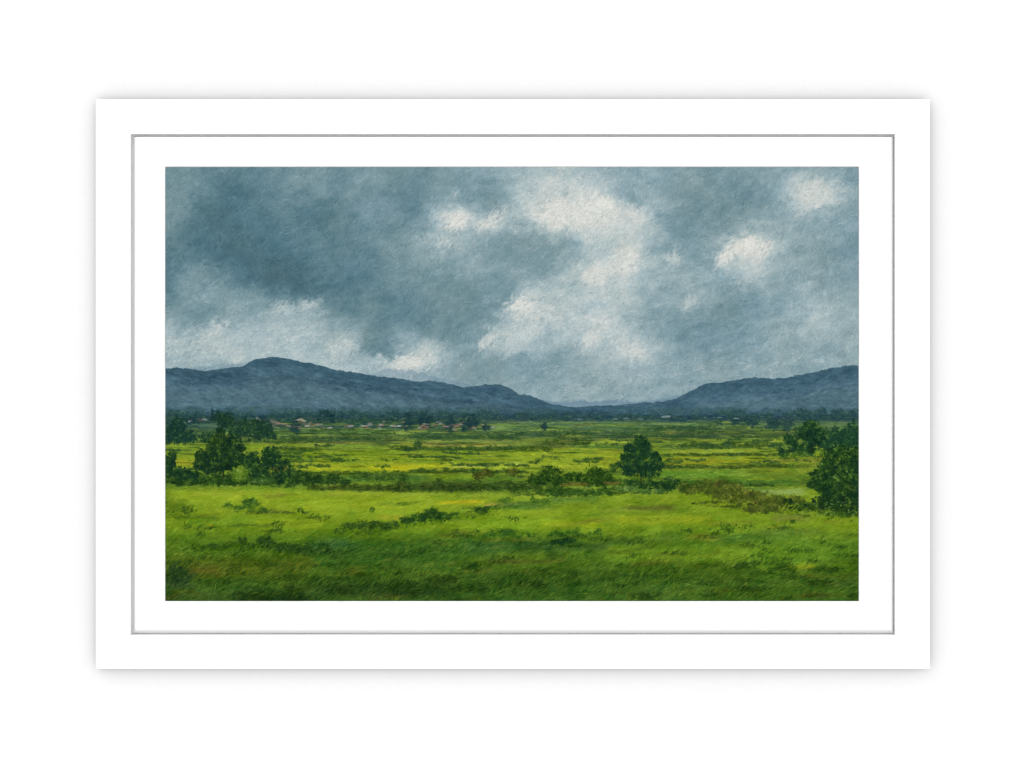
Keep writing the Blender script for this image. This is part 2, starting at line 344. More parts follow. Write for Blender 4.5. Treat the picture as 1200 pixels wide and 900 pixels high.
# long thin pulls of the brush lay the far strips and their ditches
for _ in range(420):
    y = rnd.triangular(491, 562, 503); x = rnd.uniform(194, 1006); q = min(1, max(0, (y-495)/45))
    i, j = int(cy(y)), int(cx(x)); c = G[i, j]
    if rnd.random() < .52: c = c*.5+C3(150+16*q, 166+8*q, 76-36*q)*.5+rnd.gauss(0, 8)
    else: c = c*.4+C3(44, 72, 44-16*q)*.6+rnd.gauss(0, 6)
    stroke(cx(x), cy(y), rnd.choice((22, 34, 48, 64)), rnd.choice((1.5, 2, 2.8)), rnd.gauss(0, 1.2), c, .8, 14, 1)
# brown and blue-green flecks through the near grass
for _ in range(220):
    x, y = rnd.uniform(194, 1006), rnd.triangular(600, 706, 690)
    i, j = int(cy(y)), int(cx(x)); c = G[i, j]
    t = rnd.choice(((30,10,4), (-18,-14,10), (-22,-26,-4), (16,22,2), (34,26,10)))
    stroke(cx(x), cy(y), rnd.choice((6, 8, 11)), rnd.choice((1.2, 1.6, 2)), 30+(ANG2[i, j]-.5)*80+rnd.gauss(0, 22), c+np.array(t)*rnd.uniform(.4, 1), .6, 10, 1)

# ---------------------------------------------------------------- foliage
LEAF = fbm(HH, WW, 7, 3, .7, 91)-.5; LEAF2 = fbm(HH, WW, 3, 2, .7, 92)-.5; PATCH = fbm(HH, WW, 11, 3, .6, 93, 2.2)-.5
def under(blobs, col, lab, al):
    """the solid dark of a crown, ragged at its edge, before its leaves go on"""
    x0 = int(cx(min(b[0]-b[2] for b in blobs)-4)); x1 = int(cx(max(b[0]+b[2] for b in blobs)+4))
    y0 = int(cy(min(b[1]-b[3] for b in blobs)-4)); y1 = int(cy(max(b[1]+b[3] for b in blobs)+4))
    x0, x1, y0, y1 = max(x0, 0), min(x1, WW), max(y0, 0), min(y1, HH)
    if x1 <= x0 or y1 <= y0: return
    sl = (slice(y0, y1), slice(x0, x1)); X, Y = MX[sl], MY[sl]; q = np.full(X.shape, 9, np.float32)
    for b in blobs:
        q = np.minimum(q, np.sqrt(((X-b[0])/b[2])**2+((Y-b[1])/b[3])**2))
    q = q+LEAF[sl]*1.35+LEAF2[sl]*.9
    m = sst(1.12, .74, q)*al*(1-.8*sst(.24, .34, LEAF[sl]))
    if .56 < al < .65: m *= sst(-.2, .12, PATCH[sl])
    CV[sl] += m[..., None]*(C3(*col)+(LEAF2[sl]*22)[..., None]-CV[sl])
    if lab is not None: LAB[sl][m > .45] = lab
def foliage(blobs, n, dark, mid, light, lab=None, size=(3, 4, 6, 8, 11), wd=(1.4, 2, 2.8, 3.6), lift=.5, al=.8, body=.85, thin=1.0):
    """leaf strokes over a set of ellipses (x, y, rx, ry): dark inside, lit on the upper left of each clump"""
    dark, mid, light = C3(*dark), C3(*mid), C3(*light)
    if lab is None and body > .8: body = .55 if min(b[1] for b in blobs) > 584 else .7
    if body: under(blobs, dark*.75+mid*.25, lab, body)
    jobs = []
    for b in blobs:
        for _ in range(int(4+b[2]*b[3]*math.pi*.46*thin)):
            t = rnd.random()*2*math.pi; r = math.sqrt(rnd.random())*(1.0+rnd.gauss(0, .15))
            x = b[0]+b[2]*r*math.cos(t); y = b[1]+b[3]*r*math.sin(t)
            jobs.append((x, y, r, -(y-b[1])/b[3]*.17-(x-b[0])/b[2]*.07))
    rnd.shuffle(jobs)
    near = lab is None and min(b[1] for b in blobs) > 584
    for x, y, r, q in jobs:
        i, j = min(max(int(cy(y)), 0), HH-1), min(max(int(cx(x)), 0), WW-1)
        if .56 < body < .65 and PATCH[i, j] < -.12: continue
        if r > .7 and LEAF[i, j] > .14: continue
        v = .32+q+1.9*LEAF[i, j]+.9*LEAF2[i, j]+rnd.gauss(0, .2)
        c = dark+(mid-dark)*min(1, max(0, v/.5)) if v < .5 else mid+(light-mid)*min(1, (v-.5)/.5)
        a = al if r < .95 else al*.6
        stroke(cx(x), cy(y), rnd.choice(size), rnd.choice(wd), rnd.gauss(20, 50), c+rnd.gauss(0, 5), a, 9, .8+.7*max(0, v), lab if r < 1.0 else None)
    if near:                                    # grass brushed back over the feet of a shrub
        for b in blobs:
            for _ in range(int(b[2]*2.4)):
                x = b[0]+rnd.gauss(0, .75)*b[2]; y = b[1]+b[3]*rnd.uniform(.45, 1.5)
                i, j = min(max(int(cy(y)), 0), HH-1), min(max(int(cx(x)), 0), WW-1); c = G[i, j]+rnd.gauss(-6, 9)
                stroke(cx(x), cy(y), rnd.choice((7, 10, 14)), rnd.choice((1.6, 2.2)), rnd.gauss(34, 22), c, .6, 10, .9)
def hedge(x0, x1, y, h, n, dark=(40,62,26), mid=(62,88,30), light=(96,116,40), slope=0, lump=7, lab=None, size=(3, 4, 5)):
    """a low uneven run of shrubs"""
    bl = []; x = x0
    while x < x1:
        w = rnd.uniform(.6, 1.3)*lump
        k = rnd.uniform(.55, 1.15)*h
        bl.append((x+w/2, y+slope*(x-(x0+x1)/2)-k*.35+rnd.gauss(0, .5), w*.75, k*.6)); x += w*.9
    foliage(bl, n, dark, mid, light, lab, size=size, wd=(1.4, 1.8, 2.2), al=.7, body=.6)

# treeline under the hills, teal with distance
hedge(190, 640, 483, 7, 0, (54,86,92), (64,97,100), (86,116,114), lump=11); hedge(760, 1010, 483, 6, 0, (54,86,94), (64,97,102), (86,116,114), lump=11)
TE = ((36,66,68), (50,82,78), (74,106,92))
hedge(190, 610, 488, 8, 900, *TE, lump=9, size=(3, 4)); hedge(190, 340, 494, 8, 300, (34,62,62), (48,78,66), (76,106,84), lump=10, size=(3, 4))
hedge(330, 560, 494, 6, 380, (36,64,60), (52,82,62), (82,110,80), lump=8, size=(3, 4))
hedge(560, 1010, 490, 6, 700, (40,68,70), (54,84,76), (80,110,94), lump=9, size=(3, 4))
hedge(840, 1010, 486, 8, 360, *TE, lump=9, size=(3, 4)); hedge(838, 918, 497, 6, 200, (38,66,58), (52,82,62), (80,108,74), lump=7)
foliage([(905,497,8,7),(922,499,8,6),(880,494,8,6),(862,492,7,5)], 120, (34,62,64), (46,76,70), (62,92,78), size=(2, 3), wd=(1.6, 2.2))
for (x, y, rx, ry) in ((478,494,6,10),(498,492,8,8),(526,495,6,9),(553,494,8,10),(546,498,6,7),(345,498,6,9),(384,487,9,7),(570,500,5,4),(637,500,3.5,4.5),(255,487,10,8),(224,491,6,6)):
    foliage([(x,y,rx,ry)], 46, (26,54,60), (36,66,64), (56,88,76), size=(2, 3), wd=(1.6, 2.2))
# the village: wall and roof dabs
for (x, y, w, c) in ((353,491.5,7,(186,180,150)),(356,493,5,(206,196,166)),(333,497,6,(150,120,112)),(338,498.5,5,(168,140,126)),(360,499,6,(176,174,172)),(374,497,7,(148,148,150)),
    (387,501,6,(182,164,164)),(411,499,7,(176,172,176)),(427,499,8,(172,160,158)),(434,497.5,6,(196,190,186)),(447,498,5,(186,194,190)),(445,502,3,(190,196,180)),(461,499,7,(176,186,184)),(468,499,5,(190,196,200)),
    (496,499,6,(178,132,112)),(492,501,4,(198,170,150)),(500,501,5,(164,112,96)),(516,496,4,(170,180,170)),(535,499,6,(172,126,92)),(540,497,4,(190,150,124)),(532,503,4,(200,180,146)),(556,502,5,(186,180,140)),(577,500,4,(168,186,176)),
    (633,489,3,(150,172,164)),(645,489,3,(176,190,170)),(679,491.5,4,(160,176,188)),(662,495.5,2,(190,196,180)),(733,490,5,(150,176,182)),(721,491,6,(126,154,134)),(750,490.5,5,(140,168,172)),(779,488.2,8,(186,196,198)),(783,487.5,5,(206,210,206)),
    (804,489,7,(140,160,160)),(829,488,6,(132,154,156)),(843,489,5,(136,162,170)),(862,490,6,(140,168,178)),(240,491.5,6,(136,150,152)),(273,495,4,(206,182,140)),(281,499.5,4,(170,180,178)),(302,490.5,4,(150,148,150)),(320,494,8,(140,128,120)),(326,496,6,(152,116,112)),(222,494,3,(140,160,164))):
    if x > 600:
        if rnd.random() < .35: continue
        c = tuple(.6*v+.4*w for v, w in zip(c, (84,112,110)))
    elif rnd.random() < .75:
        c2 = rnd.choice(((150,112,94),(164,134,112),(142,104,90),(158,140,124),(128,108,98)))
        stroke(cx(x+rnd.choice((-1,1))*w*.8), cy(y+rnd.gauss(.2,.8)), max(6, int(w*1.9)), 2.6, rnd.gauss(0, 5), C3(*c2)*.85+rnd.gauss(0, 6), .75, 10, 1.2)
        stroke(cx(x), cy(y-1.5), max(5, int(w*1.8)), 2, rnd.gauss(0, 5), C3(*c2)*.9, .6, 8, 1.2)
    for _ in range(2):
        stroke(cx(x+rnd.gauss(0,.4)), cy(y+rnd.gauss(0,.3)), max(5, int(w*2.3)), rnd.choice((2.6, 3.4)), rnd.gauss(0, 5), C3(*c)*.74+C3(26,30,28)+rnd.gauss(0, 8), .66, 10, 1.2)
    stroke(cx(x), cy(y+1.6), max(5, int(w*1.7)), 1.6, 0, (54,68,64), .7, 8, .8)
for _ in range(34):
    x, y = rnd.uniform(296, 566), rnd.triangular(493, 503, 499); w = rnd.uniform(3, 6)
    c = C3(*rnd.choice(((150,112,96),(166,142,122),(136,100,88),(160,150,146),(150,128,112))))*.88
    stroke(cx(x), cy(y), int(w*1.8)+2, rnd.choice((2.4, 3)), rnd.gauss(0, 6), c+rnd.gauss(0, 7), .7, 10, 1.2)
    stroke(cx(x), cy(y+1.7), int(w*1.7)+2, 1.5, 0, (54,72,64), .6, 8, .8)
# distant hedges
for a in ((480,602,512,4,240),(602,738,508,4,240),(700,840,510.5,4,220),(770,838,501.5,4,160),(640,738,508,3,120),(330,470,514.5,4,260),(500,602,512,3,120)):
    hedge(*a, (44,74,48), (62,92,52), (88,112,62), lump=6, size=(3, 4))
for a in ((470,602,526,4,240),(602,640,526.5,5,90),(640,690,520,5,120),(336,378,526.5,3,60),(800,836,523,6,90),(836,905,522.5,5,140),(790,910,532.8,2.5,110),(330,420,553.5,2,70),(480,600,552,4,220),(380,394,538.5,3,24),(446,460,538.5,3,24),(458,470,526,2,20),(515,524,539.5,4,24),(785,872,547.5,4,170),(880,925,546,3,60),(878,902,568,2,30),(840,860,568,2,30)):
    hedge(*a, (46,70,26), (68,92,32), (98,118,44), lump=6)
foliage([(489,522,5,6),(478,526,5,3)], 50, (38,64,38), (54,84,42), (80,108,50), size=(3,))
foliage([(852,520,5,5),(905,521,6,4),(828,522,6,4)], 60, (46,76,46), (62,96,50), (88,118,60), size=(3,))
# many small irregular hedges and ditches break the strips
for _ in range(95):
    y_ = rnd.triangular(500, 578, 515); x_ = rnd.uniform(190, 985); q_ = (y_-500)/78
    hedge(x_, x_+rnd.uniform(14, 60), y_, 1.6+3*q_*rnd.random()+rnd.random(), 0, (48-6*q_,76-6*q_,44-18*q_), (66,94,46-12*q_), (98,122,58-14*q_), lump=4+3*q_, slope=rnd.uniform(-.03, .03))
# middle hedges
foliage([(222,560,34,7),(282,561,36,7),(332,560,20,7)], 0, (30,56,26), (50,82,30), (88,116,42), None)
hedge(412, 470, 560, 10, 260, (40,66,28), (62,92,34), (92,120,46)); hedge(360, 480, 573, 7, 420, (38,58,22), (66,84,28), (100,106,40), slope=.02)
hedge(466, 560, 573, 13, 460, (36,56,24), (60,80,28), (96,104,40), lump=11); hedge(555, 640, 572, 10, 380, (34,56,22), (58,84,28), (92,112,40), lump=9)
foliage([(570,554,9,5),(560,557,6,4),(600,552,8,4)], 90, (54,66,24), (80,88,34), (120,110,46), size=(3, 4))
hedge(600, 745, 578, 9, 420, (40,66,24), (70,102,34), (108,136,54), lump=9, slope=-.02)
foliage([(645,556,13,10),(634,560,12,7),(655,562,13,7),(668,560,11,7),(697,555,13,11),(708,562,9,8),(688,564,8,6),(676,558,8,6),(626,562,8,5)], 560, (24,50,20), (46,78,24), (92,118,36), size=(3, 4, 5))
hedge(658, 688, 568, 3, 60, (88,90,34), (120,110,42), (150,130,60)); hedge(708, 726, 566, 3, 40, (84,84,34), (120,104,52), (150,124,76))
# trees: each keeps its own patch of paint
LEFT_FAR = [(208,500,10,12),(201,508,9,9),(222,512,11,7),(213,514,10,6),(197,514,5,6)]
foliage(LEFT_FAR, 300, (20,50,48), (34,68,44), (58,92,54), 10, size=(3, 4), wd=(1.8, 2.4))
MID_FAR = [(262,491,12,8),(292,500,16,11),(306,505,14,10),(278,507,13,8),(268,498,8,7),(316,510,9,5),(246,512,12,6)]
foliage(MID_FAR, 420, (24,52,44), (38,70,42), (66,98,56), 11, size=(3, 4), wd=(1.8, 2.4))
RIGHT_FAR = [(983,511,22,10),(968,520,14,7),(1000,508,10,14),(992,520,14,8)]
foliage(RIGHT_FAR, 360, (22,54,44), (38,74,42), (60,98,50), 12, size=(3, 4), wd=(1.8, 2.4))
TREE_C = [(951,499,11,7),(942,506,9,8),(957,508,12,9),(950,518,12,9),(927,515,9,7),(917,529,7,5),(945,527,12,7),(933,524,10,6)]
foliage(TREE_C, 560, (18,46,34), (38,72,36), (80,112,50), 13)
hedge(908, 985, 534, 6, 150, (44,78,28), (74,108,40), (112,140,60))
for (x, y, k) in ((952,522,9),(950,529,9),(955,516,6)): stroke(cx(x), cy(y), k, 1.8, 82, (16,30,22), .9, 4, 1.2, 13)
TREE_A = [(259,508,6,7),(256,516,12,9),(263,527,20,12),(242,534,13,9),(265,541,22,11),(246,546,17,9),(282,525,6,5),(250,523,10,8),(272,516,7,7),(236,543,9,7),(275,534,12,9)]
foliage(TREE_A, 900, (15,42,32), (34,62,28), (80,106,42), 14)
foliage([(253,515,8,5),(245,526,6,5)], 40, (58,82,22), (76,100,26), (96,120,36), 14, size=(3,), body=0, thin=.45)
for (x, y, k) in ((262,553,11),(261,561,9),(265,546,8),(256,549,8)): stroke(cx(x), cy(y), k, 2.4, 88, (16,28,20), .9, 4, 1.2, 14)
BUSH_L = [(200,541,8,11),(196,552,7,10),(211,554,11,8),(224,557,8,6)]
foliage(BUSH_L, 280, (18,46,34), (38,70,32), (78,106,44), 15)
TREE_R = [(293,541,12,9),(317,530,9,7),(318,541,11,10),(306,553,14,9),(327,556,14,9),(338,551,9,9),(300,548,10,8),(331,545,9,7)]
foliage(TREE_R, 700, (18,46,32), (40,72,32), (84,114,46), 16)
foliage([(322,552,7,5),(333,548,5,4)], 26, (84,84,28), (112,98,36), (136,112,44), None, size=(3,), body=0, thin=.45)
foliage([(352,559,12,7),(370,561,12,5),(388,563,11,4),(402,564,8,3)], 0, (28,54,28), (50,82,32), (86,114,44), None)
hedge(340, 398, 562, 7, 220, (28,52,24), (48,78,28), (80,108,40))
hedge(190, 345, 566, 8, 520, (26,52,24), (48,80,28), (88,116,40), lump=9)
foliage([(281,556,9,8),(282,549,7,4)], 60, (74,108,30), (104,134,40), (140,164,70), None, size=(3, 4))
foliage([(308,563,14,4)], 46, (50,82,34), (80,112,52), (132,158,96), None, size=(4, 5), wd=(1.6, 2))
TREE_B = [(751,516,8,6),(752,522,11,8),(741,524,9,6),(748,533,18,9),(766,537,9,8),(769,546,8,7),(750,544,22,9),(735,536,8,6),(738,550,11,7),(760,553,14,6),(728,543,6,4),(735,528,7,5)]
foliage(TREE_B, 1000, (17,46,34), (32,64,32), (72,104,44), 17)
for (x, y, k) in ((751,559,9),(751,566,9),(747,556,7),(757,557,7)): stroke(cx(x), cy(y), k, 2.8, 88, (18,34,26), .95, 4, 1.3, 17)
foliage([(718,547,6,4)], 34, (34,64,30), (52,84,32), (80,110,40), None, size=(3,)); stroke(cx(718.5), cy(552), 8, 1.6, 86, (40,56,26), .9, 4, 1)
foliage([(757,568,12,6),(785,566,11,8),(737,566,10,6),(774,570,10,6)], 330, (20,48,28), (40,72,28), (84,112,46), None)
foliage([(735,572,14,4),(760,575,20,3)], 60, (60,92,36), (96,126,58), (136,160,92), None, size=(3, 4))
stroke(cx(785), cy(560), 14, 1.4, 150, (124,156,92), .8, 8, 1.4)
# brown scrub
SCRUB = [(810,573,11,6),(830,570,15,8),(850,576,18,10),(868,582,18,10),(886,583,16,8),(906,588,18,8),(928,588,14,8),(862,571,9,6),(845,566,9,5),(895,596,26,5),(850,590,22,4)]
foliage(SCRUB, 720, (56,72,26), (84,98,34), (120,126,52), 18, body=.66)
foliage([(855,585,18,6),(868,574,10,6)], 120, (72,86,24), (108,118,36), (150,150,56), 18, size=(3, 4), body=0, thin=.45)
foliage([(876,577,9,5),(838,566,7,3),(884,588,9,4),(920,595,12,3)], 60, (54,58,28), (84,78,40), (118,106,58), 18, size=(3, 4), body=0, thin=.45)
foliage([(800,570,8,6),(820,567,6,4)], 60, (44,66,26), (72,92,32), (110,118,46), None)
stroke(cx(826), cy(588), 26, 2, -3, (110,128,92), .8, 8, 1.2)
hedge(812, 850, 590, 3, 40, (40,56,24), (60,76,28), (80,96,36))
# the big tree against the right edge
TREE_D = [(986,531,17,9),(971,545,14,11),(991,550,20,17),(999,535,10,12),(960,556,12,7),(985,574,24,16),(1001,580,14,22),(952,566,7,5),(972,588,18,9),(965,570,10,8),(1004,556,8,20)]
foliage(TREE_D, 1700, (18,46,28), (36,66,28), (82,112,44), 19)
foliage([(985,524,16,5),(964,545,8,5),(992,556,14,8),(975,562,10,6)], 100, (34,66,26), (66,104,34), (120,148,80), 19, size=(3, 4), body=0, thin=.45)
for (x, y, k, a) in ((990,575,17,82),(988,588,13,86),(983,562,13,70),(994,563,13,106),(990,592,9,88)): stroke(cx(x), cy(y), k, 1.6, a, (58,72,40), .55, 4, 1.3, 19)
foliage([(935,594,14,6),(958,594,16,7),(985,600,22,8),(925,588,8,5)], 300, (22,44,22), (44,70,26), (90,118,46), None)
hedge(930, 1010, 606, 8, 160, (48,78,24), (78,108,32), (120,148,60))
for _ in range(26):
    stroke(cx(rnd.uniform(935,1004)), cy(rnd.uniform(588,604)), 5, 1.6, rnd.uniform(0,180), (128,156,96), .75, 8, 1.4)
# trunks and a few limbs show below and inside the crowns
for (x, y, k, w_, a, lb) in ((751,563,13,3.2,88,17),(748,552,12,2,70,17),(756,551,12,2,112,17),(262,557,15,3,88,14),(256,546,13,2,62,14),(268,545,13,2,120,14),(951,527,12,2.6,88,13),(988,586,20,3,84,19),(978,572,16,2,60,19),(997,570,16,2,118,19)):
    stroke(cx(x), cy(y), k, w_, a, (26+rnd.randrange(14), 32+rnd.randrange(8), 22), .8, 6, 1.4, lb)
# glimpses of the field through the crowns
for tr, lb in ((TREE_A, 14), (TREE_R, 16), (TREE_B, 17), (TREE_C, 13), (TREE_D, 19)):
    for _ in range(15):
        b = rnd.choice(tr); x = b[0]+b[2]*rnd.uniform(-.9, .9); y = b[1]+b[3]*rnd.uniform(-.9, .9)
        i, j = int(cy(y)), min(int(cx(x)), WW-1)
        stroke(cx(x), cy(y), rnd.choice((3, 4)), rnd.choice((1.6, 2.2)), rnd.uniform(0, 180), G[i, j]*.9, .7, 6, .6)
# shrubs in the near field
foliage([(294,590,10,6),(282,595,8,4),(302,598,14,4),(268,592,7,3)], 200, (44,78,30), (66,102,36), (104,136,54), None)
hedge(300, 366, 602, 5, 140, (48,72,28), (76,92,32), (110,112,42)); foliage([(352,598,6,3)], 26, (30,54,22), (40,68,24), (60,90,30), None, body=0, thin=.45)
hedge(205, 250, 607, 4, 70, (62,92,28), (84,112,30), (110,140,36)); foliage([(246,617,5,3)], 14, (150,140,28), (176,156,30), (190,170,40), None, size=(3, 4), body=0, thin=.45)
foliage([(284,634,6,6),(310,634,9,7),(298,640,14,5),(325,640,18,6),(350,643,16,6)], 360, (28,52,22), (44,74,24), (70,102,30), None)
hedge(225, 280, 639, 5, 80, (44,72,20), (64,92,24), (90,116,28))
foliage([(462,614,10,4),(545,603,14,4),(590,593,10,3),(578,596,8,3)], 0, (34,62,24), (54,86,30), (88,118,44), None)
foliage([(252,640,16,3),(375,645,20,4),(340,645,14,4)], 0, (34,60,24), (50,80,26), (78,108,34), None)
foliage([(410,617,10,5),(424,615,8,6),(440,615,9,6),(400,622,9,4),(452,617,8,5),(432,622,20,4)], 340, (34,60,22), (52,82,26), (84,112,40), None)
foliage([(475,610,8,5),(490,608,10,6),(505,604,11,8),(516,606,10,6),(530,606,8,4)], 360, (24,54,24), (40,74,26), (70,106,36), None)
hedge(530, 585, 599, 7, 200, (40,72,28), (62,98,34), (96,124,46), slope=-.16); foliage([(563,597,8,4)], 50, (30,58,26), (44,76,30), (70,100,36), None)
hedge(585, 640, 590, 7, 200, (54,88,30), (76,112,38), (110,140,54)); hedge(640, 715, 579, 9, 260, (36,66,24), (58,92,32), (100,130,50))
hedge(534, 700, 629, 10, 380, (38,74,26), (54,92,28), (80,118,32), lump=12); foliage([(655,635,9,4),(668,633,8,4)], 80, (16,48,26), (34,68,28), (60,96,34), None)
hedge(690, 750, 633, 6, 120, (56,86,26), (76,106,28), (104,134,32)); hedge(770, 810, 626, 6, 90, (66,100,26), (86,118,30), (110,140,36))
foliage([(214,676,10,10),(206,668,9,8)], 140, (32,56,30), (46,72,30), (64,90,30), None, size=(4, 5, 6))
for (x, y, rx, ry, n) in ((300,697,22,6,120),(345,692,14,8,100),(400,692,16,5,70),(470,684,26,5,130),(520,680,18,8,120),(620,684,20,5,90),(960,682,16,4,90),(880,690,20,4,60),(1000,697,8,5,40),(755,700,12,4,50),(545,690,30,5,90)):
    foliage([(x,y,rx,ry)], n, (28,50,16), (44,70,18), (66,94,22), None, size=(4, 6, 7), wd=(1.8, 2.4), al=.4)
# tufts standing in the near grass
for _ in range(150):
    y_ = rnd.triangular(588, 704, 680); x_ = rnd.uniform(194, 1006); q_ = (y_-588)/116
    dk = C3(44-12*q_, 74-16*q_, 24-6*q_)
    w_ = rnd.uniform(5, 18)
    for _k in range(int(w_*2.2)):
        xx = x_+rnd.gauss(0, w_*.5); yy = y_+rnd.gauss(0, 1.6)
        stroke(cx(xx), cy(yy), rnd.choice((6, 8, 11)), rnd.choice((1.4, 2, 2.6)), rnd.gauss(48, 28), dk+rnd.gauss(0, 8), .5, 8, 1.1)
# loose long blades over the near grass
for _ in range(5200):
    x = rnd.uniform(194, 1006); y = rnd.triangular(612, 706, 690)
    i, j = int(cy(y)), int(cx(x)); c = CV[i, j].copy()
    d = rnd.choice((-26, -18, 16, 26, 36))*rnd.uniform(.5, 1)
    stroke(cx(x), cy(y), rnd.choice((8, 12, 18)), 1.4, 30+(ANG2[i, j]-.5)*90+rnd.gauss(0, 14), (c[0]+d*1.05, c[1]+d, c[2]+d*.35), .6, 8, 1.1)
# knife-laid highlights in the clouds
for _ in range(1500):
    x, y = rnd.uniform(194, 1006), rnd.uniform(198, 470)
    i, j = int(cy(y)), int(cx(x))
    if LAB[i, j] or L[i, j] < 148: continue
    c = skycol(np.array([L[i, j]+rnd.gauss(14, 8)]))[0]
    stroke(cx(x), cy(y), rnd.choice((6, 9, 12)), rnd.choice((1.5, 2.2)), 35+(ANG[i, j]-.5)*150+rnd.gauss(0, 25), c+np.array((3, 1, -3)), .7, 14, 2.0)
# fine dry-brush marks sharpen every passage
def fine(n, y0, y1, labs, ln, ang, k):
    xs = rng.uniform(PX0-4, PX1+4, n); ys = rng.uniform(y0, y1, n)
    for x, y in zip(xs, ys):
        i, j = int(cy(y)), int(cx(x))
        if LAB[i, j] not in labs: continue
        c = CV[i, j]; d = rnd.choice((-1, 1))*rnd.uniform(.4, 1)*k
        stroke(cx(x), cy(y), rnd.choice(ln), rnd.choice((1.2, 1.5)), ang(i, j), (c[0]+d, c[1]+d, c[2]+d*(1 if 0 in labs else .5)), .65, 8, 1.0+.8*(d > 0))
fine(10000, PY0, 480, (0,), (4, 6, 8, 11), lambda i, j: 40+(ANG[i, j]-.5)*100+(ANG2[i, j]-.5)*80+rnd.gauss(0, 26), 21)
fine(5000, 418, 492, (1, 2), (4, 6, 8), lambda i, j: rnd.gauss(0, 30), 14)
fine(9000, 486, 575, (3,), (5, 8, 12), lambda i, j: rnd.gauss(0, 6), 24)
fine(9000, 570, PY1, (3,), (6, 9, 12), lambda i, j: 8+(i-HH*.65)/HH*70+(ANG2[i, j]-.5)*60+rnd.gauss(0, 12), 22)
fine(2500, 490, 615, (10,11,12,13,14,15,16,17,18,19), (3, 4, 5), lambda i, j: rnd.uniform(0, 180), 16)
# weave of the support shows through thin paint
HT += (fbm(HH, WW, 2.2, 2, .6, 81)-.5)*.15
crop = (slice(PAD, PAD+PH), slice(PAD, PAD+PW))
HB[(MY > np.minimum(rl, rr)) & (MY < 574)] = 0
HT += HB*.4
COL = np.clip(CV[crop], 0, 255); HGT = HT[crop]; LBL = LAB[crop]
# ---------------------------------------------------------------- materials
def mat(name, col, rough=.6, spec=.1, grain=0.0, scale=300, tint=.02):
    m = bpy.data.materials.new(name); m.use_nodes = True; nt = m.node_tree
    p = nt.nodes["Principled BSDF"]; p.inputs["Roughness"].default_value = rough; p.inputs["Specular IOR Level"].default_value = spec
    tc = nt.nodes.new("ShaderNodeTexCoord"); nz = nt.nodes.new("ShaderNodeTexNoise"); nz.inputs["Scale"].default_value = scale; nz.inputs["Detail"].default_value = 4
    nt.links.new(tc.outputs["Object"], nz.inputs["Vector"])
    rp = nt.nodes.new("ShaderNodeValToRGB")
    rp.color_ramp.elements[0].color = tuple(c*(1-tint) for c in col)+(1,); rp.color_ramp.elements[1].color = tuple(min(1, c*(1+tint)) for c in col)+(1,)
    nt.links.new(nz.outputs["Fac"], rp.inputs["Fac"]); nt.links.new(rp.outputs["Color"], p.inputs["Base Color"])
    if grain:
        b = nt.nodes.new("ShaderNodeBump"); b.inputs["Strength"].default_value = grain; b.inputs["Distance"].default_value = .0004
        nt.links.new(nz.outputs["Fac"], b.inputs["Height"]); nt.links.new(b.outputs["Normal"], p.inputs["Normal"])
    return m
M_WALL = mat("white_wall_paint", (.84, .84, .84), .9, .05, .1, 220)
M_FRAME = mat("white_lacquered_wood", (.86, .86, .86), .45, .15, .05, 90)
M_BATTEN = mat("shadow_batten_dark", (.035, .034, .032), .8, .1, .2, 60, .2)  # kept dark so little light bounces onto the wall beside the frame
M_MOUNT = mat("white_mount_board", (.87, .87, .87), .9, .03, .05, 700)
M_SHEET = mat("canvas_edge", (.5, .49, .48), .9, .03, .3, 900, .1)
M_PAINT = bpy.data.materials.new("oil_paint"); M_PAINT.use_nodes = True
_nt = M_PAINT.node_tree; _p = _nt.nodes["Principled BSDF"]; _p.inputs["Roughness"].default_value = .55; _p.inputs["Specular IOR Level"].default_value = .02
_at = _nt.nodes.new("ShaderNodeAttribute"); _at.attribute_name = "pigment"
_nz = _nt.nodes.new("ShaderNodeTexNoise"); _nz.inputs["Scale"].default_value = 520; _nz.inputs["Detail"].default_value = 3
_tc = _nt.nodes.new("ShaderNodeTexCoord"); _nt.links.new(_tc.outputs["Object"], _nz.inputs["Vector"])
_b = _nt.nodes.new("ShaderNodeBump"); _b.inputs["Strength"].default_value = .25; _b.inputs["Distance"].default_value = .0003
_nt.links.new(_nz.outputs["Fac"], _b.inputs["Height"]); _nt.links.new(_b.outputs["Normal"], _p.inputs["Normal"])
_nt.links.new(_at.outputs["Color"], _p.inputs["Base Color"])

def X(px): return (px-600)/1000
def Z(py): return CZ+(450-py)/1000
def link(name, verts, faces, material, parent=None, bevel=0):
    me = bpy.data.meshes.new(name); me.from_pydata(verts, [], faces); me.update(); me.materials.append(material)
    o = bpy.data.objects.new(name, me); SC.collection.objects.link(o)
    if parent is not None:
        o.parent = parent; o.matrix_parent_inverse = parent.matrix_world.inverted()
    return o
# ---------------------------------------------------------------- wall
WALL_Y = .0215
w = link("wall", [(-3, WALL_Y, CZ-2.2), (3, WALL_Y, CZ-2.2), (3, WALL_Y, CZ+2.2), (-3, WALL_Y, CZ+2.2), (-3, WALL_Y+.1, CZ-2.2), (3, WALL_Y+.1, CZ-2.2), (3, WALL_Y+.1, CZ+2.2), (-3, WALL_Y+.1, CZ+2.2)],
         [(0,1,2,3), (7,6,5,4), (4,5,1,0), (3,2,6,7), (5,6,2,1), (4,0,3,7)], M_WALL)
w["kind"] = "structure"; w["label"] = "plain white wall behind the framed painting"
